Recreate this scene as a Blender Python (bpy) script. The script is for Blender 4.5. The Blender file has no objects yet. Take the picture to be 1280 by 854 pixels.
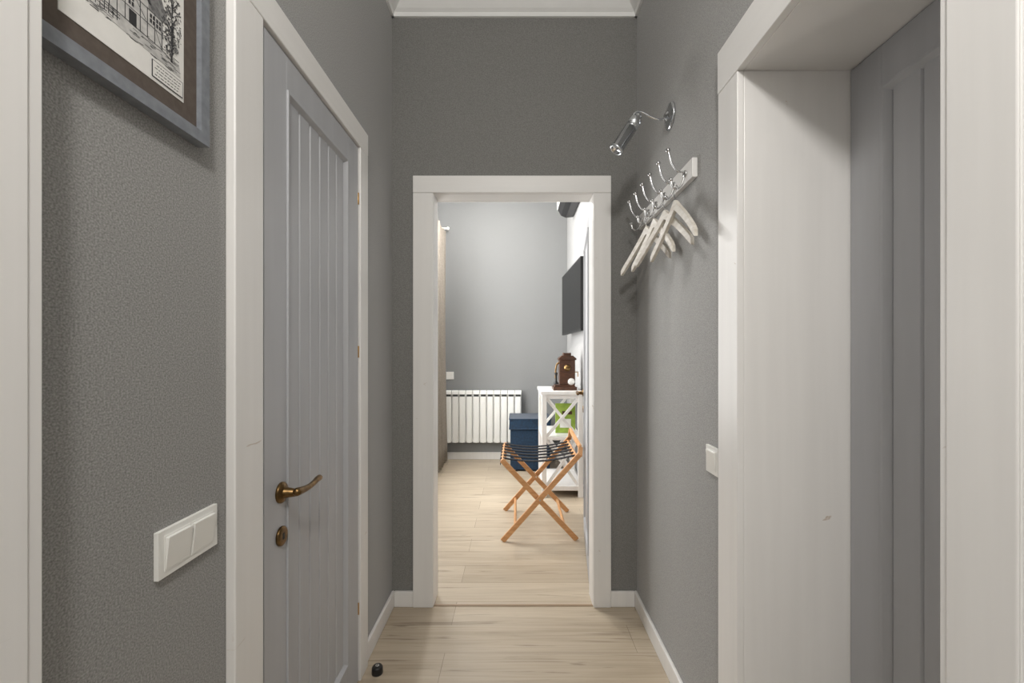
import bpy, bmesh, math, random
from mathutils import Vector, Matrix
random.seed(4)
sc = bpy.context.scene
sc.view_settings.view_transform = 'Standard'
sc.view_settings.look = 'None'

def lin(c):
    return tuple(((x/255)/12.92 if x/255 <= 0.04045 else ((x/255+0.055)/1.055)**2.4) for x in c) + (1,)

# ---------------------------------------------------------------- materials
def base_mat(name, col, rough=0.5, metal=0.0, **kw):
    m = bpy.data.materials.new(name); m.use_nodes = True
    b = m.node_tree.nodes['Principled BSDF']
    b.inputs['Base Color'].default_value = lin(col)
    b.inputs['Roughness'].default_value = rough
    b.inputs['Metallic'].default_value = metal
    for k, v in kw.items():
        b.inputs[k].default_value = v
    return m

def noise_mat(name, c1, c2, scale=(20, 20, 20), rough=0.5, metal=0.0, detail=4, bump=0.0, lo=0.3, hi=0.7, nscale=1.0, bd=0.001, **kw):
    m = base_mat(name, c1, rough, metal, **kw)
    nt = m.node_tree; N = nt.nodes; L = nt.links
    b = N['Principled BSDF']
    tc = N.new('ShaderNodeTexCoord'); mp = N.new('ShaderNodeMapping')
    mp.inputs['Scale'].default_value = scale
    nz = N.new('ShaderNodeTexNoise'); nz.inputs['Scale'].default_value = nscale
    nz.inputs['Detail'].default_value = detail
    L.new(tc.outputs['Object'], mp.inputs['Vector']); L.new(mp.outputs['Vector'], nz.inputs['Vector'])
    r = N.new('ShaderNodeValToRGB')
    r.color_ramp.elements[0].position = lo; r.color_ramp.elements[1].position = hi
    r.color_ramp.elements[0].color = lin(c1); r.color_ramp.elements[1].color = lin(c2)
    L.new(nz.outputs['Fac'], r.inputs['Fac']); L.new(r.outputs['Color'], b.inputs['Base Color'])
    if bump:
        bp = N.new('ShaderNodeBump'); bp.inputs['Strength'].default_value = bump
        bp.inputs['Distance'].default_value = bd
        L.new(nz.outputs['Fac'], bp.inputs['Height']); L.new(bp.outputs['Normal'], b.inputs['Normal'])
    return m

def add_marks(m, scale, col, lo, hi, fac):
    """sparse small knots / scuffs in the painted wood"""
    nt = m.node_tree; N = nt.nodes; L = nt.links; b = N['Principled BSDF']
    src = b.inputs['Base Color'].links[0].from_socket
    tc = N.new('ShaderNodeTexCoord'); mp = N.new('ShaderNodeMapping'); mp.inputs['Scale'].default_value = scale
    nz = N.new('ShaderNodeTexNoise'); nz.inputs['Scale'].default_value = 1; nz.inputs['Detail'].default_value = 3
    nz.inputs['Distortion'].default_value = 1.0
    L.new(tc.outputs['Object'], mp.inputs['Vector']); L.new(mp.outputs['Vector'], nz.inputs['Vector'])
    r = N.new('ShaderNodeValToRGB'); r.color_ramp.elements[0].position = lo; r.color_ramp.elements[1].position = hi
    r.color_ramp.elements[0].color = (0, 0, 0, 1); r.color_ramp.elements[1].color = (fac, fac, fac, 1)
    mx = N.new('ShaderNodeMixRGB'); mx.inputs['Color2'].default_value = lin(col)
    L.new(nz.outputs['Fac'], r.inputs['Fac']); L.new(r.outputs['Color'], mx.inputs['Fac'])
    L.new(src, mx.inputs['Color1']); L.new(mx.outputs['Color'], b.inputs['Base Color'])

SH = {'Sheen Weight': 0.3, 'Sheen Roughness': 0.4}
wallm = noise_mat('grey_wallpaper', (119, 118, 116), (168, 167, 164), (300, 300, 350), 0.7, detail=3, bump=0.12, lo=0.3, hi=0.7, bd=0.001, **SH)
wallp = noise_mat('grey_wallpaper_end_shade', (110, 109, 106), (140, 139, 136), (230, 230, 270), 0.75, detail=3, bump=0.12, lo=0.3, hi=0.7, bd=0.001, **SH)  # same wallpaper, the backlit end wall's shade put into a darker colour
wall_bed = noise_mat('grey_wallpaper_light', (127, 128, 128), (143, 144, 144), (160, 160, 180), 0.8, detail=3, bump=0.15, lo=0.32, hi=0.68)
wall_bedr = noise_mat('grey_wallpaper_lit', (156, 156, 156), (170, 170, 169), (160, 160, 180), 0.8, detail=3, bump=0.15, lo=0.32, hi=0.68)  # same wallpaper, window light on the bedroom right wall put into paler colour
white = noise_mat('white_painted_wood', (230, 228, 225), (235, 233, 230), (30, 30, 1.5), 0.35, detail=4, bump=0.02)
whitex = noise_mat('white_painted_wood_h', (230, 228, 225), (235, 233, 230), (1.5, 1.5, 30), 0.35, detail=4, bump=0.02)
add_marks(white, (11, 11, 34), (176, 152, 124), 0.74, 0.79, 0.7)
ceilm = noise_mat('ceiling_paint', (238, 238, 236), (242, 242, 240), (10, 10, 10), 0.7)
plast = base_mat('white_plastic', (238, 237, 232), 0.3)
doorg = noise_mat('grey_door_paint', (174, 175, 178), (180, 181, 184), (20, 20, 2), 0.42, detail=3, bump=0.02)
bronze = noise_mat('antique_bronze', (92, 72, 46), (140, 112, 74), (60, 60, 60), 0.32, 1.0)
brass = base_mat('brass', (190, 150, 90), 0.3, 1.0)
chrome = base_mat('chrome', (215, 218, 222), 0.1, 1.0)
steel = base_mat('hook_steel', (200, 200, 200), 0.2, 1.0)
black = base_mat('black_plastic', (16, 16, 18), 0.4)
tvscr = base_mat('tv_glass', (6, 7, 8), 0.35, **{'Specular IOR Level': 0.2})
strapm = noise_mat('black_webbing', (8, 8, 12), (20, 20, 28), (200, 200, 200), 0.9)
rackw = noise_mat('beech_wood', (196, 140, 90), (218, 166, 114), (18, 18, 60), 0.4, detail=5)
hangw = noise_mat('whitewashed_wood', (200, 192, 178), (232, 227, 218), (60, 14, 60), 0.55, detail=5)
darkw = noise_mat('dark_walnut', (50, 30, 18), (92, 56, 34), (20, 20, 90), 0.3, detail=5)
velvet = noise_mat('blue_velvet', (4, 30, 52), (10, 50, 78), (50, 50, 50), 0.85, detail=5, bump=0.3, bd=0.004)
velvet.node_tree.nodes['Principled BSDF'].inputs['Sheen Weight'].default_value = 0.2
radm = base_mat('radiator_enamel', (236, 236, 232), 0.3)
darkm = base_mat('dark_gap', (50, 50, 50), 0.8)
curtm = noise_mat('curtain_linen', (132, 124, 114), (154, 146, 136), (200, 200, 60), 0.9, detail=3)
framem = noise_mat('frame_pewter', (128, 132, 138), (148, 152, 158), (60, 60, 60), 0.4, 0.2)
matm = noise_mat('brown_passepartout', (84, 74, 67), (95, 85, 77), (90, 90, 90), 0.9)
paperm = noise_mat('drawing_paper', (220, 218, 213), (234, 232, 227), (14, 14, 14), 0.6)
washm = noise_mat('ink_wash_light', (168, 167, 164), (206, 204, 200), (60, 60, 80), 0.7, detail=6)
washd = noise_mat('ink_wash_mid', (96, 96, 96), (150, 149, 147), (90, 90, 110), 0.7, detail=6)
inkd = base_mat('ink', (48, 48, 50), 0.6)
greenm = noise_mat('green_cover', (124, 156, 48), (164, 188, 80), (14, 14, 14), 0.5)
threshm = base_mat('threshold_metal', (150, 128, 104), 0.5)

def floor_mat():
    m = base_mat('oak_laminate', (200, 180, 155), 0.36)
    nt = m.node_tree; N = nt.nodes; L = nt.links; b = N['Principled BSDF']
    tc = N.new('ShaderNodeTexCoord')
    br = N.new('ShaderNodeTexBrick')
    br.offset = 0.37; br.squash = 1
    br.inputs['Scale'].default_value = 1
    br.inputs['Brick Width'].default_value = 1.29
    br.inputs['Row Height'].default_value = 0.192
    br.inputs['Mortar Size'].default_value = 0.0012
    br.inputs['Mortar Smooth'].default_value = 0.3
    br.inputs['Bias'].default_value = 0
    br.inputs['Color1'].default_value = lin((192, 178, 157))
    br.inputs['Color2'].default_value = lin((177, 162, 141))
    br.inputs['Mortar'].default_value = lin((112, 96, 78))
    mb = N.new('ShaderNodeMapping'); mb.inputs['Location'].default_value = (0.3, 0.03, 0)
    L.new(tc.outputs['Object'], mb.inputs['Vector']); L.new(mb.outputs['Vector'], br.inputs['Vector'])
    def streak(scale, lo, hi, c, fac, seed, dist=0.3):
        mp = N.new('ShaderNodeMapping'); mp.inputs['Scale'].default_value = scale
        mp.inputs['Location'].default_value = (seed, seed, 0)
        nz = N.new('ShaderNodeTexNoise'); nz.inputs['Scale'].default_value = 1; nz.inputs['Detail'].default_value = 7
        nz.inputs['Distortion'].default_value = dist
        L.new(tc.outputs['Object'], mp.inputs['Vector']); L.new(mp.outputs['Vector'], nz.inputs['Vector'])
        r = N.new('ShaderNodeValToRGB'); r.color_ramp.elements[0].position = lo; r.color_ramp.elements[1].position = hi
        r.color_ramp.elements[0].color = (0, 0, 0, 1); r.color_ramp.elements[1].color = (fac, fac, fac, 1)
        L.new(nz.outputs['Fac'], r.inputs['Fac'])
        return r, lin(c)
    prev = br.outputs['Color']
    for sc_, lo, hi, c, f, s, di in [((1.3, 8, 1), 0.45, 0.7, (202, 189, 169), 0.45, 12.3, 0.3),
                                 ((1.4, 16, 1), 0.45, 0.72, (154, 137, 115), 0.45, 3.1, 0.8),
                                 ((2.2, 120, 1), 0.45, 0.75, (146, 129, 108), 0.4, 7.7, 0.2),
                                 ((1.8, 34, 1), 0.61, 0.69, (112, 95, 77), 0.6, 21.7, 1.4)]:
        r, col = streak(sc_, lo, hi, c, f, s, di)
        mx = N.new('ShaderNodeMixRGB'); mx.inputs['Color2'].default_value = col
        L.new(r.outputs['Color'], mx.inputs['Fac']); L.new(prev, mx.inputs['Color1'])
        prev = mx.outputs['Color']
    L.new(prev, b.inputs['Base Color'])
    return m
floorm = floor_mat()

# ---------------------------------------------------------------- mesh builder
class M:
    def __init__(s, T=None):
        s.bm = bmesh.new(); s.mats = []; s.T = T or Matrix.Identity(4)
    def mi(s, mat):
        if mat not in s.mats: s.mats.append(mat)
        return s.mats.index(mat)
    def face(s, pts, mat, smooth=False):
        vs = [s.bm.verts.new(s.T @ Vector(p)) for p in pts]
        f = s.bm.faces.new(vs); f.material_index = s.mi(mat); f.smooth = smooth
    def prism(s, pts, d, mat):
        """extrude planar polygon pts by vector d"""
        d = Vector(d)
        a = [s.bm.verts.new(s.T @ Vector(p)) for p in pts]
        b = [s.bm.verts.new(s.T @ (Vector(p) + d)) for p in pts]
        i = s.mi(mat); n = len(pts)
        fs = [s.bm.faces.new(a), s.bm.faces.new(b[::-1])]
        for k in range(n):
            fs.append(s.bm.faces.new([a[k], b[k], b[(k+1) % n], a[(k+1) % n]]))
        for f in fs: f.material_index = i
    def box(s, x0, x1, y0, y1, z0, z1, mat):
        s.prism([(x0, y0, z0), (x1, y0, z0), (x1, y1, z0), (x0, y1, z0)], (0, 0, z1-z0), mat)
    def beam(s, p, q, w, t, mat, up=(0, 1, 0)):
        """rectangular bar p->q, t thickness along 'up', w across"""
        p = Vector(p); q = Vector(q); d = (q-p).normalized(); u = Vector(up)
        u = (u - d*u.dot(d)).normalized(); r = d.cross(u)
        pts = [p + r*w/2 + u*t/2, p - r*w/2 + u*t/2, p - r*w/2 - u*t/2, p + r*w/2 - u*t/2]
        s.prism(pts, q-p, mat)
    def tube(s, path, rad, mat, seg=12, sq=None):
        path = [Vector(p) for p in path]; n = len(path)
        rads = rad if isinstance(rad, (list, tuple)) else [rad]*n
        rings = []; ref = None
        for k in range(n):
            d = (path[min(k+1, n-1)] - path[max(k-1, 0)]).normalized()
            if ref is None:
                ref = Vector((0, 0, 1)) if abs(d.z) < 0.9 else Vector((1, 0, 0))
            u = (ref - d*ref.dot(d)).normalized(); ref = u; v = d.cross(u)
            rings.append([s.bm.verts.new(s.T @ (path[k] + (u*math.cos(a) + v*math.sin(a))*rads[k]))
                          for a in [2*math.pi*j/seg for j in range(seg)]])
        i = s.mi(mat)
        for k in range(n-1):
            for j in range(seg):
                f = s.bm.faces.new([rings[k][j], rings[k][(j+1) % seg], rings[k+1][(j+1) % seg], rings[k+1][j]])
                f.material_index = i; f.smooth = True
        for r in (rings[0][::-1], rings[-1]):
            f = s.bm.faces.new(r); f.material_index = i
    def cyl(s, p, q, r, mat, seg=24): s.tube([p, q], r, mat, seg)
    def lathe(s, c, ax, prof, mat, seg=28):
        """prof list of (dist along axis, radius)"""
        ax = Vector(ax).normalized(); c = Vector(c)
        s_path = [c + ax*a for a, r in prof]
        ref = Vector((0, 0, 1)) if abs(ax.z) < 0.9 else Vector((1, 0, 0))
        u = (ref - ax*ref.dot(ax)).normalized(); v = ax.cross(u)
        rings = [[s.bm.verts.new(s.T @ (s_path[k] + (u*math.cos(t) + v*math.sin(t))*max(prof[k][1], 1e-4)))
                  for t in [2*math.pi*j/seg for j in range(seg)]] for k in range(len(prof))]
        i = s.mi(mat)
        for k in range(len(prof)-1):
            for j in range(seg):
                f = s.bm.faces.new([rings[k][j], rings[k][(j+1) % seg], rings[k+1][(j+1) % seg], rings[k+1][j]])
                f.material_index = i; f.smooth = True
        for r in (rings[0][::-1], rings[-1]):
            f = s.bm.faces.new(r); f.material_index = i
    def ball(s, c, r, mat, seg=16):
        s.lathe(Vector(c), (0, 0, 1), [(-r*math.cos(math.pi*k/8), r*math.sin(math.pi*k/8)) for k in range(9)], mat, seg)
    def grid(s, fn, nu, nv, mat):
        vs = [[s.bm.verts.new(s.T @ Vector(fn(a/nu, b/nv))) for b in range(nv+1)] for a in range(nu+1)]
        i = s.mi(mat)
        for a in range(nu):
            for b in range(nv):
                f = s.bm.faces.new([vs[a][b], vs[a+1][b], vs[a+1][b+1], vs[a][b+1]]); f.material_index = i; f.smooth = True
    def done(s, name, bevel=0, seg=2, solid=0):
        bmesh.ops.recalc_face_normals(s.bm, faces=s.bm.faces[:])
        me = bpy.data.meshes.new(name); s.bm.to_mesh(me); s.bm.free()
        for m in s.mats: me.materials.append(m)
        o = bpy.data.objects.new(name, me); sc.collection.objects.link(o)
        if solid:
            md = o.modifiers.new('solid', 'SOLIDIFY'); md.thickness = solid
        if bevel:
            md = o.modifiers.new('bevel', 'BEVEL'); md.width = bevel; md.segments = seg
            md.limit_method = 'ANGLE'; md.angle_limit = math.radians(50)
        return o

XL, XR, YE, YF, H = -0.62, 0.604, 2.24, 5.30, 3.04
YB = -1.6
# ---------------------------------------------------------------- room shell
m = M(); m.box(-1.25, 1.2, YB-0.1, YF+0.1, -0.1, 0, floorm); m.done('floor')
m = M(); m.box(-1.25, 1.2, YB-0.1, YF+0.1, H, H+0.1, ceilm); m.done('ceiling')

m = M()
for y0, y1, z0, z1 in [(YB, -0.36, 0, H), (0.44, 1.065, 0, H), (1.73, YE, 0, H), (-0.36, 0.44, 2.07, H), (1.065, 1.73, 2.07, H)]:
    m.box(XL-0.12, XL, y0, y1, z0, z1, wallm)
m.done('wall_left')
m = M()
for y0, y1, z0, z1 in [(YB, 0.60, 0, H), (1.197, YE, 0, H), (0.60, 1.197, 2.026, H)]:
    m.box(XR, 1.0, y0, y1, z0, z1, wallm)
m.done('wall_right')
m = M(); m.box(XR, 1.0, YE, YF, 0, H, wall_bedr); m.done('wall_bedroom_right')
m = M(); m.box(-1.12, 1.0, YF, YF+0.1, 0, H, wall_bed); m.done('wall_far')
m = M(); m.box(XL, XR, YB-0.1, YB, 0, H, ceilm); m.done('wall_back')
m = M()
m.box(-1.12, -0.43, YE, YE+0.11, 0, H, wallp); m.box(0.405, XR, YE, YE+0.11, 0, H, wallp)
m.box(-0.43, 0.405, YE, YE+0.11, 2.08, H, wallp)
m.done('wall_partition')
wy0, wy1, wz0, wz1 = 3.2, 4.7, 0.6, 2.55
m = M()
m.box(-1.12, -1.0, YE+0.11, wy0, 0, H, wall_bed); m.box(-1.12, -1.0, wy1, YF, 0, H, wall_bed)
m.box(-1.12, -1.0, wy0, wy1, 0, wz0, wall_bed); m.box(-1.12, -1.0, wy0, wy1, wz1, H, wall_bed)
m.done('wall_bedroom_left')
m = M()
x0, x1 = -1.10, -1.04
ym = (wy0+wy1)/2
m.box(x0, x1, wy0, wy0+0.06, wz0, wz1, plast); m.box(x0, x1, wy1-0.06, wy1, wz0, wz1, plast)
m.box(x0, x1, wy0+0.06, wy1-0.06, wz0, wz0+0.06, plast); m.box(x0, x1, wy0+0.06, wy1-0.06, wz1-0.06, wz1, plast)
m.box(x0, x1, ym-.03, ym+.03, wz0+0.06, wz1-0.06, plast)
m.box(-1.02, -0.95, wy0-0.03, wy1+0.03, wz0-0.03, wz0, plast)
m.done('window_1', 0.003)

prof = [(0, 0), (0.012, 0), (0.016, 0.018), (0.03, 0.028), (0.05, 0.05), (0.062, 0.078), (0.085, 0.084), (0.09, 0.10), (0, 0.10)]
def crown(name, p, q, n):
    mm = M(); p = Vector(p); q = Vector(q); n = Vector(n)
    mm.prism([p + n*a + Vector((0, 0, b)) for a, b in prof], q-p, ceilm)
    return mm.done(name)
zc = H-0.10
crown('trim_crown_left', (XL, YB, zc), (XL, YE, zc), (1, 0, 0))
crown('trim_crown_right', (XR, YB, zc), (XR, YE, zc), (-1, 0, 0))
crown('trim_crown_end', (XL, YE, zc), (XR, YE, zc), (0, -1, 0))

bb = [('baseboard_left', XL, XL+0.014, 1.815, YE), ('baseboard_left_near', XL, XL+0.014, 0.535, 0.953),
      ('baseboard_right', XR-0.014, XR, 1.305, YE)]
for n, a, b, c, d in bb:
    m = M(); m.box(a, b, c, d, 0, 0.078, white); m.done(n, 0.004)
m = M(); m.box(XL+0.014, -0.512, YE-0.014, YE, 0, 0.078, white); m.done('baseboard_end_left', 0.004)
m = M(); m.box(0.472, XR-0.014, YE-0.014, YE, 0, 0.078, white); m.done('baseboard_end_right', 0.004)
m = M(); m.box(-1.0, XR, YF-0.014, YF, 0, 0.085, white); m.done('baseboard_far', 0.004)
m = M(); m.box(XR-0.014, XR, YE+0.11, YF-0.014, 0, 0.085, white); m.done('baseboard_bedroom_right', 0.004)
m = M(); m.box(-1.0, -0.986, YE+0.11, YF-0.014, 0, 0.085, white); m.done('baseboard_bedroom_left', 0.004)
m = M(); m.box(-0.41, 0.385, 2.235, 2.25, 0, 0.003, threshm); m.done('trim_threshold')

# ---------------------------------------------------------------- door casings
m = M()
m.box(-0.512, -0.412, YE-0.018, YE, 0, 2.06, white); m.box(0.385, 0.472, YE-0.018, YE, 0, 2.06, white)
m.box(-0.512, 0.472, YE-0.02, YE, 2.06, 2.145, whitex)
m.box(-0.43, -0.41, YE, YE+0.11, 0, 2.06, white); m.box(0.383, 0.405, YE, YE+0.11, 0, 2.06, white)
m.box(-0.43, 0.405, YE, YE+0.11, 2.06, 2.08, whitex)
m.box(-0.50, -0.412, YE+0.11, YE+0.125, 0, 2.06, white)
m.box(-0.50, 0.472, YE+0.11, YE+0.125, 2.06, 2.145, whitex)
m.done('trim_doorway_casing', 0.003)
m = M()
m.box(XL, -0.598, 0.955, 1.062, 0, 2.06, white); m.box(XL, -0.598, 1.727, 1.812, 0, 2.06, white)
m.box(XL, -0.597, 0.955, 1.812, 2.06, 2.145, whitex)
m.box(XL-0.12, XL, 1.062, 1.075, 0, 2.06, white); m.box(XL-0.12, XL, 1.72, 1.73, 0, 2.06, white)
m.box(XL-0.12, XL, 1.062, 1.73, 2.055, 2.07, whitex)
m.done('trim_casing_left', 0.003)
m = M()
m.box(XL, -0.575, 0.43, 0.53, 0, 2.06, white); m.box(-0.575, -0.56, 0.45, 0.53, 0, 2.06, white)
m.box(-0.56, -0.557, 0.45, 0.512, 0, 2.06, white)
m.box(XL, -0.56, -0.44, -0.35, 0, 2.06, white)
m.box(XL, -0.56, -0.44, 0.53, 2.06, 2.15, whitex)
m.done('trim_casing_near_left', 0.004)
m = M()
m.box(XR-0.018, XR, 1.187, 1.30, 0, 2.016, white)
m.box(XR-0.018, XR, 0.52, 0.62, 0, 2.016, white)
m.box(XR-0.022, XR-0.018, 0.52, 0.607, 0, 2.016, white)
m.box(XR-0.02, XR, 0.52, 1.30, 2.016, 2.135, whitex)
m.box(XR, 0.89, 1.187, 1.197, 0, 2.016, white); m.box(XR, 0.89, 0.60, 0.62, 0, 2.016, white)
m.box(XR, 0.89, 0.60, 1.197, 2.016, 2.026, whitex)
m.done('trim_casing_right', 0.003)

# ---------------------------------------------------------------- panel doors
def basis(o, u, v, w):
    T = Matrix.Identity(4)
    for i, c in enumerate((u, v, w)):
        c = Vector(c).normalized()
        for r in range(3): T[r][i] = c[r]
    T.translation = Vector(o); return T

def panel_door(mm, W, Hh, st=0.105, top=0.09, bot=0.13, planks=6, th=0.04):
    mm.box(0, W, 0, Hh, -th, -0.014, doorg)
    mm.box(0, st, 0, Hh, -0.014, 0, doorg); mm.box(W-st, W, 0, Hh, -0.014, 0, doorg)
    mm.box(st, W-st, 0, bot, -0.014, 0, doorg); mm.box(st, W-st, Hh-top, Hh, -0.014, 0, doorg)
    b = 0.02
    for k, (a0, a1, c0, c1) in enumerate([(st, st+b, bot, Hh-top), (W-st-b, W-st, bot, Hh-top)]):
        if k == 0: pts = [(a0, c0, 0.005), (a0+b*0.4, c0, 0.005), (a1, c0, -0.012), (a0, c0, -0.012)]
        else: pts = [(a1, c0, 0.005), (a1-b*0.4, c0, 0.005), (a0, c0, -0.012), (a1, c0, -0.012)]
        mm.prism(pts, (0, c1-c0, 0), doorg)
    for k, c in enumerate([bot, Hh-top]):
        sgn = 1 if k == 0 else -1
        pts = [(st+b*.4, c, 0.005), (st+b*.4, c+sgn*b*0.4, 0.005), (st+b*.4, c+sgn*b, -0.012), (st+b*.4, c, -0.012)]
        mm.prism(pts, (W-2*st-b*.8, 0, 0), doorg)
    pw = (W-2*st-2*b)/planks
    for k in range(planks):
        a = st+b+k*pw
        mm.prism([(a+0.0005, bot+b*.6, -0.014), (a+0.005, bot+b*.6, -0.007), (a+pw-0.005, bot+b*.6, -0.007), (a+pw-0.0005, bot+b*.6, -0.014)],
                 (0, Hh-top-bot-1.2*b, 0), doorg)

def handle(mm, u, v, dirn, mat, n_=1):
    mm.lathe((u, v, 0), (0, 0, 1), [(0, 0.027), (0.006, 0.027), (0.010, 0.022), (0.012, 0.014), (0.045, 0.009)], mat)
    pts = []; rr = []
    for k in range(21):
        t = k/20
        pts.append((u + dirn*(-0.004 + 0.128*t), v + 0.003 - 0.004*math.sin(t*math.pi*1.1) + 0.002*t*t - 0.003*max(0, (t-.85)/.15), 0.045 + 0.004*math.sin(t*3.1)))
        rr.append(0.011 - 0.0022*math.sin(t*math.pi) - 0.002*t)
    mm.tube(pts, rr, mat, 14)
    mm.ball(pts[0], 0.011, mat)
    mm.ball(pts[-1], 0.009, mat)
    mm.lathe((u, v-0.112, 0), (0, 0, 1), [(0, 0.025), (0.006, 0.025), (0.009, 0.019), (0.008, 0.010)], mat)
    mm.box(u-0.004, u+0.004, v-0.120, v-0.104, 0.007, 0.0095, darkm)

m = M(basis((-0.606, 1.078, 0.008), (0, 1, 0), (0, 0, 1), (1, 0, 0)))
panel_door(m, 0.64, 2.045)
handle(m, 0.075, 0.90, 1, bronze)
for v in (0.25, 1.24, 1.83):
    m.cyl((0.647, v, -0.002), (0.647, v+0.045, -0.002), 0.004, brass)
m.done('door_1', 0.0015)
m = M(basis((0.885, 1.185, 0.008), (0, -1, 0), (0, 0, 1), (-1, 0, 0)))
panel_door(m, 0.563, 2.005, st=0.10, top=0.10, planks=4)
m.done('door_2', 0.0015)
m = M(basis((0.475, 3.15, 0.008), (-0.085, -0.775, 0), (0, 0, 1), (-0.775, 0.085, 0)))
panel_door(m, 0.775, 2.045)
handle(m, 0.07, 0.98, 1, bronze)
m.done('door_3', 0.0015)
m = M(basis((-0.64, -0.345, 0.008), (0, 1, 0), (0, 0, 1), (1, 0, 0)))
panel_door(m, 0.77, 2.045)
m.done('door_4', 0.0015)

# ---------------------------------------------------------------- switches
def switch(name, T, n, w=0.083):
    mm = M(T); W = w if n == 1 else 0.152; h = 0.083
    mm.box(-W/2, W/2, -h/2, h/2, 0, 0.008, plast)
    cw = (W-0.024)/n
    for k in range(n):
        a = -W/2+0.012+k*cw
        mm.prism([(a+0.003, -0.028, 0.008), (a+0.003, -0.028, 0.010), (a+0.003, 0.028, 0.016), (a+0.003, 0.028, 0.008)], (cw-0.006, 0, 0), plast)
        mm.box(a+.0008, a+cw-.0008, -0.0315, 0.0315, 0.008, 0.0095, plast)
    return mm.done(name, 0.0012)
switch('light_switch', basis((XL, 0.842, 0.918), (0, 1, 0), (0, 0, 1), (1, 0, 0)), 2)
switch('light_switch.001', basis((XR, 1.365, 0.94), (0, -1, 0), (0, 0, 1), (-1, 0, 0)), 1)
m = M(basis((-0.78, YF, 0.99), (1, 0, 0), (0, 0, 1), (0, -1, 0)))
m.box(-0.045, 0.045, -0.045, 0.045, 0, 0.009, plast)
m.lathe((0, 0, 0.009), (0, 0, 1), [(0, 0.03), (0.003, 0.03), (0.0031, 0.027), (0.0005, 0.026)], plast)
m.done('power_socket', 0.002)

# ---------------------------------------------------------------- framed picture on left wall
py0, py1, pz0, pz1 = 0.537, 0.873, 1.668, 2.05
m = M()
f = 0.022
m.box(XL, -0.597, py0, py1, pz0, pz0+f, framem); m.box(XL, -0.597, py0, py1, pz1-f, pz1, framem)
m.box(XL, -0.597, py0, py0+f, pz0+f, pz1-f, framem); m.box(XL, -0.597, py1-f, py1, pz0+f, pz1-f, framem)
m.box(XL, -0.607, py0+f, py1-f, pz0+f, pz1-f, matm)
e = 0.034
ay0, ay1, az0, az1 = py0+f+e, py1-f-e, pz0+f+e, pz1-f-e
m.box(-0.607, -0.606, ay0, ay1, az0, az1, paperm)
xi = -0.6058
W_ = ay1-ay0
lay = [0.0002]
def ink(pts, mat):
    lay[0] += 0.0000015
    m.prism([(xi, ay0+a, az0+b) for a, b in pts], (lay[0], 0, 0), mat)
def stroke(a, b, c, d, w=0.0011, mat=inkd):
    L = math.hypot(c-a, d-b) or 1e-6; nx, ny = -(d-b)/L*w/2, (c-a)/L*w/2
    ink([(a+nx, b+ny), (c+nx, d+ny), (c-nx, d-ny), (a-nx, b-ny)], mat)
R = random.uniform
ink([(.008, .044), (W_-.008, .040), (W_-.012, .062), (.01, .07)], washm)
ink([(.025, .066), (.175, .060), (.175, .115), (.025, .112)], washm)
ink([(.012, .112), (.19, .112), (.155, .185), (.035, .182)], washd)
ink([(.085, .062), (.145, .062), (.145, .125), (.115, .165), (.085, .125)], washm)
ink([(.078, .122), (.115, .172), (.152, .122), (.146, .120), (.115, .160), (.084, .120)], inkd)
for k in range(70):
    a = R(.015, .185); b = R(.114, .175)
    c_ = a + (0.100-a)*0.10
    if .035 + (.182-b)*-0.31 < a < .155 + (.185-b)*.5: stroke(a, b, c_, b+R(.006, .014), .0007)
for a in (.026, .05, .074, .087, .101, .129, .143, .158, .173): stroke(a, .062, a, .113, .0015)
for b in (.064, .088, .112): stroke(.025, b, .175, b-.001, .0014)
stroke(.09, .09, .113, .112); stroke(.14, .09, .117, .112); stroke(.03, .066, .048, .086); stroke(.172, .066, .16, .086)
for a in (.033, .057, .107, .148, .161):
    ink([(a, .092), (a+.010, .092), (a+.010, .107), (a, .107)], inkd)
    stroke(a+.005, .092, a+.005, .107, .0009, paperm); stroke(a, .0995, a+.010, .0995, .0009, paperm)
ink([(.108, .062), (.122, .062), (.122, .085), (.108, .085)], inkd)
ink([(.06, .18), (.072, .18), (.072, .205), (.06, .205)], washd)
for k in range(90):
    a = R(.01, W_-.02); b = R(.040, .066); stroke(a, b, a+R(.004, .014), b+R(-.001, .001), .0006)
for k in range(12): stroke(.01+.007*k, .05, .01+.007*k, .064, .001)
stroke(.008, .060, .092, .060, .0009); stroke(.008, .055, .092, .055, .0009)
for cx, cz, rx, rz, n_ in ((W_-.028, .13, .022, .06, 260), (.012, .14, .010, .06, 90), (.19, .085, .016, .022, 90)):
    for k in range(n_):
        t = R(0, 6.28); q = math.sqrt(R(0, 1)); a = cx+rx*q*math.cos(t); b = cz+rz*q*math.sin(t)
        th_ = R(0, 6.28); l_ = R(.002, .005)
        stroke(a, b, a+l_*math.cos(th_), b+l_*math.sin(th_), R(.0006, .0013), random.choice([inkd, washd, washd]))
stroke(W_-.03, .055, W_-.027, .12, .003)
for k in range(10): stroke(W_-.028, .10+.007*k, W_-.028+R(-.02, .02), .115+.008*k, .0009)
ink([(W_-.072, .006), (W_-.004, .006), (W_-.004, .034), (W_-.072, .034)], inkd)
ink([(W_-.071, .007), (W_-.005, .007), (W_-.005, .033), (W_-.071, .033)], paperm)
for k in range(4):
    zz = .0115+k*.0055
    a = W_-.067+.004*(k % 2)
    while a < W_-.014:
        w = R(.003, .008)
        stroke(a, zz, min(a+w, W_-.009), zz, .0015); a += w+.0018
m.done('framed_picture')

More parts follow.
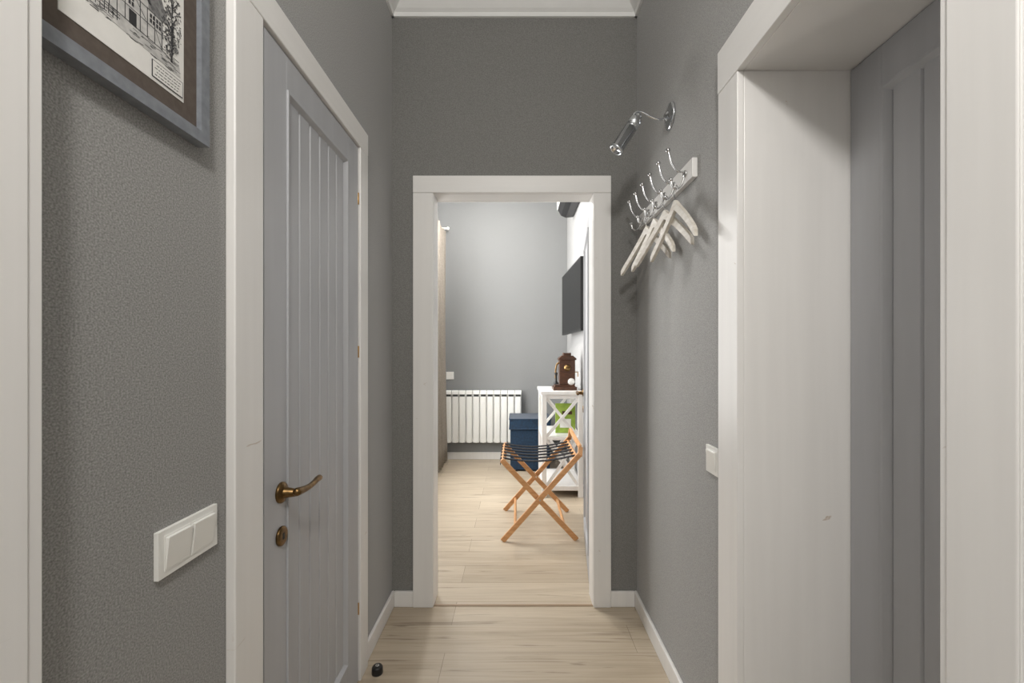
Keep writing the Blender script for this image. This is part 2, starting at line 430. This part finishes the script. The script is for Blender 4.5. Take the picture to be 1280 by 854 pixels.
# ---------------------------------------------------------------- wall lamp (chrome picture light)
def cr(pts, n=8):
    out = []
    pp = [pts[0]*2-pts[1]] + pts + [pts[-1]*2-pts[-2]]
    for i in range(1, len(pp)-2):
        for k in range(n):
            t = k/n
            out.append(0.5*((2*pp[i]) + (pp[i+1]-pp[i-1])*t + (2*pp[i-1]-5*pp[i]+4*pp[i+1]-pp[i+2])*t*t + (3*pp[i]-pp[i-1]-3*pp[i+1]+pp[i+2])*t**3))
    out.append(pts[-1]); return out
m = M()
c = Vector((XR, 1.75, 2.19))
m.lathe(c, (-1, 0, 0), [(0, 0.052), (0.006, 0.052), (0.010, 0.046), (0.013, 0.030), (0.02, 0.016), (0.026, 0.008)], chrome, 36)
ctrl = [Vector((XR-.015, 1.75, 2.185)), Vector((XR-.045, 1.75, 2.178)), Vector((XR-.08, 1.75, 2.190)), Vector((XR-.115, 1.75, 2.208)), Vector((XR-.140, 1.75, 2.202)), Vector((XR-.146, 1.75, 2.180))]
m.tube(cr(ctrl), 0.004, chrome)
a = Vector((XR-.128, 1.75, 2.188)); b_ = Vector((XR-.215, 1.745, 2.055))
d = (b_-a); Ln = d.length
m.lathe(a, d, [(-0.012, 0.004), (-.010, 0.010), (-.003, 0.015), (0.004, 0.011), (0.010, 0.021), (0.016, 0.0245), (0.045, 0.0245), (0.047, 0.021), (0.052, 0.021), (0.054, 0.0245), (Ln-.012, 0.0245), (Ln-.01, 0.027), (Ln, 0.027), (Ln+.001, 0.022), (Ln-.006, 0.020), (Ln-.006, .002)], chrome, 32)
m.done('wall_lamp')

# ---------------------------------------------------------------- coat rack
m = M()
m.box(XR-0.018, XR, 1.49, 2.14, 1.853, 1.918, white)
hooks = [1.55+0.106*k for k in range(6)]
for y in hooks:
    m.lathe((XR-0.018, y, 1.885), (-1, 0, 0), [(0, 0.013), (0.004, 0.013), (0.008, 0.007)], steel, 20)
    up = cr([Vector((XR-.02, y, 1.893)), Vector((XR-.045, y, 1.896)), Vector((XR-.066, y, 1.925)), Vector((XR-.078, y, 1.968))])
    m.tube(up, 0.0032, steel); m.ball(up[-1], 0.008, steel)
    lo = cr([Vector((XR-.02, y, 1.882)), Vector((XR-.03, y, 1.852)), Vector((XR-.045, y, 1.835)), Vector((XR-.062, y, 1.842)), Vector((XR-.068, y, 1.866))])
    m.tube(lo, 0.0034, steel); m.ball(lo[-1], 0.007, steel)
m.done('coat_rack', 0.002)

def hanger(name, y, rot, x=XR-0.046, tilt=0.0):
    T = Matrix.Translation((x, y, 1.842)) @ Matrix.Rotation(rot, 4, 'Z') @ Matrix.Rotation(tilt, 4, 'X')
    mm = M(T)
    path = [Vector((0, 0.018*math.sin(math.radians(q)), -0.015+0.018*math.cos(math.radians(q)))) for q in range(-100, 131, 15)]
    path += [Vector((0, 0.005, -0.038)), Vector((0, 0, -0.048)), Vector((0, 0, -0.08))]
    mm.tube(path, 0.0018, steel, 8)
    top = []; bot = []
    n = 22
    for k in range(-n, n+1):
        t = k/n; u = 0.20*t; q = abs(t)
        zt = -0.052 - 0.145*q**1.1 + 0.006*math.exp(-(t*7)**2)
        wd = 0.031 - 0.003*q + 0.005*math.exp(-(t*5)**2)
        if q > .93: wd -= .006*(q-.93)/.07; zt -= .004*(q-.93)/.07
        top.append((u, zt)); bot.append((u, zt-wd))
    th = 0.013
    def curve(u): return 0.016*(abs(u)/0.20)**2
    for k in range(2*n):
        a0, a1 = top[k], top[k+1]; c0, c1 = bot[k], bot[k+1]
        x0_, x1_ = -curve(a0[0]), -curve(a1[0])
        v = [(x0_-th/2, a0[0], a0[1]), (x1_-th/2, a1[0], a1[1]), (x1_-th/2, c1[0], c1[1]), (x0_-th/2, c0[0], c0[1])]
        w = [(p[0]+th, p[1], p[2]) for p in v]
        for q in ([v[0], v[1], v[2], v[3]], [w[3], w[2], w[1], w[0]], [v[0], w[0], w[1], v[1]], [v[3], v[2], w[2], w[3]]):
            mm.face(q, hangw)
        if k == 0: mm.face([v[0], v[3], w[3], w[0]], hangw)
        if k == 2*n-1: mm.face([v[1], w[1], w[2], v[2]], hangw)
    bmesh.ops.remove_doubles(mm.bm, verts=mm.bm.verts, dist=1e-5)
    return mm.done(name, 0.002)
hanger('coat_hanger', hooks[0], 0.03, XR-.052)
hanger('coat_hanger.001', hooks[1], 0.19, XR-.052)
hanger('coat_hanger.002', hooks[2], 0.10, XR-.058)
hanger('coat_hanger.003', hooks[3], 0.22, XR-.058)

# ---------------------------------------------------------------- door stop
m = M()
m.lathe((-0.548, 1.77, 0), (0, 0, 1), [(0, 0.021), (0.004, 0.022), (0.024, 0.021), (0.03, 0.017), (0.031, 0.006)], black)
m.lathe((-0.548, 1.77, 0.0305), (0, 0, 1), [(0, 0.008), (0.002, 0.007), (0.0025, 0.002)], steel)
m.done('door_stop')

# ---------------------------------------------------------------- bedroom: radiator
m = M()
n = 11; rw = 0.895/n
for k in range(n):
    a = -0.83+k*rw
    g = 0.004
    pr = [(a+g, 5.235, 0), (a+g, 5.212, 0), (a+g+.012, 5.203, 0), (a+rw-g-.012, 5.203, 0), (a+rw-g, 5.212, 0), (a+rw-g, 5.235, 0)]
    m.prism([(p[0], p[1], 0.215) for p in pr], (0, 0, 0.535), radm)
    m.box(a+rw/2-.012, a+rw/2+.012, 5.235, 5.27, 0.205, 0.80, radm)
    m.prism([(a+.003, 5.27, 0.815), (a+.003, 5.235, 0.822), (a+.003, 5.212, 0.808), (a+.003, 5.206, 0.775), (a+.003, 5.225, 0.775), (a+.003, 5.235, 0.795), (a+.003, 5.27, 0.795)], (rw-.006, 0, 0), radm)
    m.box(a+.012, a+rw-.012, 5.215, 5.235, 0.75, 0.775, darkm)
m.cyl((-0.83, 5.25, 0.24), (0.065, 5.25, 0.24), 0.018, radm); m.cyl((-0.83, 5.25, 0.76), (0.065, 5.25, 0.76), 0.018, radm)
m.box(-0.82, 0.055, 5.255, 5.262, 0.23, 0.79, radm)
m.tube([(-0.83, 5.25, 0.24), (-0.865, 5.25, 0.24), (-0.87, 5.25, 0.22), (-0.87, 5.25, 0.0)], 0.011, radm)
m.lathe((-0.83, 5.25, 0.76), (-1, 0, 0), [(0, .02), (.02, .02), (.022, .012)], radm)
m.done('radiator', 0.003)

# curtain + rod
m = M()
def cf(u, v):
    y = 4.62 + 0.56*u
    return (-0.84 + 0.045*math.sin(u*math.pi*2*5.5)*(0.6+0.4*v) + 0.008*math.sin(v*5+u*9), y + 0.008*math.sin(u*40), 0.02 + 2.64*(1-v))
m.grid(cf, 110, 14, curtm)
m.done('curtain', solid=0.002)
m = M()
m.cyl((-0.86, 2.5, 2.69), (-0.86, 5.2, 2.69), 0.011, plast)
m.lathe((-0.86, 5.2, 2.69), (0, 1, 0), [(0, .014), (.01, .02), (.03, .022), (.045, .012)], plast)
m.lathe((-0.86, 2.5, 2.69), (0, -1, 0), [(0, .014), (.01, .02), (.03, .022), (.045, .012)], plast)
for y in (2.6, 3.9, 5.19):
    m.cyl((-1.0, y, 2.70), (-0.79, y, 2.70), 0.011, plast); m.lathe((-1.0, y, 2.70), (1, 0, 0), [(0, .03), (.006, .03), (.01, .012)], plast)
    m.ball((-0.79, y, 2.70), .02, plast)
m.done('curtain_rod')

# ---------------------------------------------------------------- ottoman
m = M()
m.box(-0.06, 0.36, 4.76, 5.17, 0.015, 0.44, velvet)
m.box(-0.07, 0.37, 4.75, 5.18, 0.445, 0.56, velvet)
for z in (0.45, 0.555):
    loop = [(-0.07, 4.75, z), (0.37, 4.75, z), (0.37, 5.18, z), (-0.07, 5.18, z)]
    for i in range(4): m.cyl(loop[i], loop[(i+1) % 4], 0.006, velvet, 8)
for x in (-0.03, 0.33):
    for y in (4.79, 5.14): m.cyl((x, y, 0), (x, y, 0.016), 0.015, black)
m.done('storage_ottoman', 0.012, 3)

# ---------------------------------------------------------------- console table
m = M()
cx0, cx1, cy0, cy1, ch = 0.225, 0.585, 3.9, 4.50, 0.925
m.box(cx0-.01, cx1, cy0-.01, cy1+.01, ch-.028, ch, white)
L_ = 0.042
for x in (cx0, cx1-L_):
    for y in (cy0, cy1-L_): m.box(x, x+L_, y, y+L_, 0, ch-.028, white)
for z0, z1 in ((0.83, 0.897), (0.50, 0.53), (0.06, 0.10)):
    if z0 > .8:
        m.box(cx0+L_, cx1-L_, cy0+.008, cy0+.028, z0+.03, z1, white); m.box(cx0+L_, cx1-L_, cy1-.028, cy1-.008, z0+.03, z1, white)
        m.box(cx0+.008, cx0+.028, cy0+L_, cy1-L_, z0+.03, z1, white)
    else:
        m.box(cx0+.004, cx1-.004, cy0+.004, cy1-.004, z0, z1, white)
for y in (cy0+.02, cy1-.02):
    for z0, z1 in ((0.53, 0.86), (0.10, 0.50)):
        m.beam((cx0+L_, y-.006, z0), (cx1-L_, y-.006, z1), 0.026, 0.012, white)
        m.beam((cx0+L_, y+.006, z1), (cx1-L_, y+.006, z0), 0.026, 0.012, white)
m.done('console_table', 0.002)
m = M()
m.box(0.36, 0.54, 4.08, 4.10, 0.531, 0.80, greenm)
m.box(0.40, 0.50, 4.077, 4.08, 0.58, 0.66, plast); m.box(0.42, 0.51, 4.077, 4.08, 0.70, 0.73, darkw)
m.done('green_magazine', 0.002)

# vintage wooden telephone
m = M()
zt = ch+.001
m.box(0.335, 0.545, 4.00, 4.20, zt, zt+.03, darkw); m.box(0.350, 0.530, 4.015, 4.185, zt+.03, zt+.045, darkw)
m.box(0.395, 0.535, 4.05, 4.16, zt+.045, zt+.27, darkw)
m.prism([(0.385, 4.04, zt+.27), (0.545, 4.04, zt+.27), (0.545, 4.04, zt+.285), (0.515, 4.04, zt+.31), (0.415, 4.04, zt+.31), (0.385, 4.04, zt+.285)], (0, .13, 0), darkw)
m.box(0.43, 0.50, 4.06, 4.15, zt+.31, zt+.335, darkw)
m.lathe((0.465, 4.05, zt+.20), (0, -1, 0), [(0, .03), (.006, .032), (.01, .026), (.03, .012), (.05, .022), (.052, .018), (.04, .004)], bronze)
m.tube(cr([Vector((.375, 4.10, zt+.05)), Vector((.36, 4.09, zt+.12)), Vector((.37, 4.09, zt+.22)), Vector((.40, 4.09, zt+.25))]), .008, bronze)
m.lathe((.365, 4.09, zt+.05), (0, 0, 1), [(0, .024), (.01, .022), (.03, .01), (.07, .009), (.10, .016), (.105, .016)], black)
m.lathe((0.50, 4.048, zt+.075), (0, -1, 0), [(0, .03), (.004, .032), (.008, .028), (.009, .012)], plast)
m.tube(cr([Vector((.535, 4.10, zt+.16)), Vector((.56, 4.10, zt+.16)), Vector((.56, 4.06, zt+.16)), Vector((.56, 4.06, zt+.12))]), .004, brass)
m.done('vintage_telephone', 0.003)

# ---------------------------------------------------------------- TV
ty0, ty1 = 3.78, 4.86
u = Vector((0.50-0.545, ty1-ty0, 0)); Lt = u.length
T = basis((0.50, ty1, 1.45), -u, (0, 0, 1), (-1, -0.042, 0))
m = M(T)
m.box(0, Lt, 0, 0.63, -0.03, 0, black)
m.box(0.012, Lt-.012, 0.02, 0.618, 0, 0.0015, tvscr)
m.box(0.25, Lt-.25, 0.12, 0.48, -0.045, -0.03, black)
m.box(Lt/2-.03, Lt/2+.03, 0.25, 0.36, -0.0804, -0.045, black)
m.done('television', 0.004)

# air conditioner
m = M()
pf = [(0.605, 2.96), (0.45, 2.95), (0.425, 2.90), (0.43, 2.76), (0.47, 2.70)]
m.prism([(a, 3.9, b) for a, b in pf] + [(0.605, 3.9, 2.70)], (0, .8, 0), plast)
m.prism([(0.432, 3.91, 2.755), (0.47, 3.91, 2.695), (0.52, 3.91, 2.672), (0.60, 3.91, 2.68), (0.60, 3.91, 2.70), (0.48, 3.91, 2.705)], (0, .78, 0), black)
m.done('air_conditioner', 0.006)

# ---------------------------------------------------------------- luggage rack
m = M()
xl, xr, yf, yb = -0.09, 0.41, 3.0, 3.58
zt = 0.53
w, t = 0.034, 0.018
for y, s in ((yf, 1), (yb, -1)):
    m.beam((xl, y, 0.004), (xr+.018, y, 0.585), w, t, rackw)
    m.beam((xr, y+s*.022, 0.004), (xl-.005, y+s*.022, zt+.01), w, t, rackw)
    m.cyl((xl+(xr-xl)*.5, y-s*.012, 0.278), (xl+(xr-xl)*.5, y+s*.034, 0.278), 0.006, steel, 12)
m.beam((xl+.004, yf+.012, zt), (xl+.004, yb-.012, zt), 0.036, 0.02, rackw, (1, 0, 0.9))
m.beam((xr-.005, yf, zt+.02), (xr-.005, yb, zt+.02), 0.036, 0.02, rackw, (1, 0, -0.9))
m.beam((xr+.018, yf, 0.57), (xr+.026, yf+.03, 0.625), 0.03, t, rackw)
m.beam((xr+.018, yb, 0.57), (xr+.026, yb, 0.655), 0.03, t, rackw)
m.beam((xr+.024, yf+.02, 0.625), (xr+.026, yb, 0.645), 0.034, 0.016, rackw, (1, 0, 0))
for fx, fz, a, b in ((xl+.085, .10, yf, yb), (xr-.085, .10, yf+.03, yb-.03)):
    m.cyl((fx, a, fz), (fx, b, fz), 0.010, rackw, 14)
for k in range(6):
    y = yf+.045+k*(yb-yf-.11)/5
    N_ = 14; wd = 0.036
    def pt(i):
        q = i/N_
        return xl+.0 + (xr-xl-.005)*q, zt+.012+.018*q-.03*math.sin(math.pi*q)
    for i in range(N_):
        (a0, b0), (a1, b1) = pt(i), pt(i+1)
        m.prism([(a0, y, b0), (a1, y, b1), (a1, y, b1+.006), (a0, y, b0+.006)], (0, wd, 0), strapm)
    m.box(xl-.018, xl-.014, y, y+wd, zt-.03, zt+.012, strapm)
    m.box(xl-.018, xl+.002, y, y+wd, zt+.012, zt+.016, strapm)
m.done('luggage_rack', 0.003)

# ---------------------------------------------------------------- lights
def area(name, loc, rot, sx, sy, power, col=(1, 1, 1)):
    l = bpy.data.lights.new(name, 'AREA'); l.shape = 'RECTANGLE'; l.size = sx; l.size_y = sy
    l.energy = power; l.color = col
    o = bpy.data.objects.new(name, l); o.location = loc; o.rotation_euler = rot
    sc.collection.objects.link(o); return o
area('window_daylight', (-1.16, ym, 1.58), (0, math.radians(-90), 0), 1.9, 1.5, 80, (1, 0.985, 0.965))
def pendant(name, x, y, z, pw, r, col=(1, 0.975, 0.945)):
    m = M()
    m.lathe((x, y, H), (0, 0, -1), [(0, .06), (.02, .06), (.03, .02), (.032, .006)], chrome)
    m.cyl((x, y, H-.03), (x, y, z+r+.03), .004, chrome)
    m.lathe((x, y, z+r+.04), (0, 0, -1), [(0, .01), (.01, .03), (.035, .032), (.036, .02)], chrome)
    m.done(name)
    l = bpy.data.lights.new(name + '_bulb', 'POINT'); l.energy = pw; l.shadow_soft_size = r; l.color = col
    o = bpy.data.objects.new(name + '_bulb', l); o.location = (x, y, z); sc.collection.objects.link(o)
pendant('unseen_pendant', 0, -0.4, 2.5, 58, 0.09)  # unseen fitting added behind the camera to light the ceiling and crown
pendant('unseen_pendant.001', -0.5, 4.1, 2.74, 60, 0.07)

w = bpy.data.worlds.new('world'); sc.world = w; w.use_nodes = True
w.node_tree.nodes['Background'].inputs['Color'].default_value = (0.9, 0.95, 1, 1)
w.node_tree.nodes['Background'].inputs['Strength'].default_value = 0.8

cam = bpy.data.cameras.new('camera'); cam.lens = 15.75; cam.sensor_width = 36
cam.shift_x = -5/1280; cam.shift_y = 13/1280; cam.clip_start = 0.02
co = bpy.data.objects.new('camera', cam); co.location = (0, 0, 1.27); co.rotation_euler = (math.pi/2, 0, 0)
sc.collection.objects.link(co); sc.camera = co
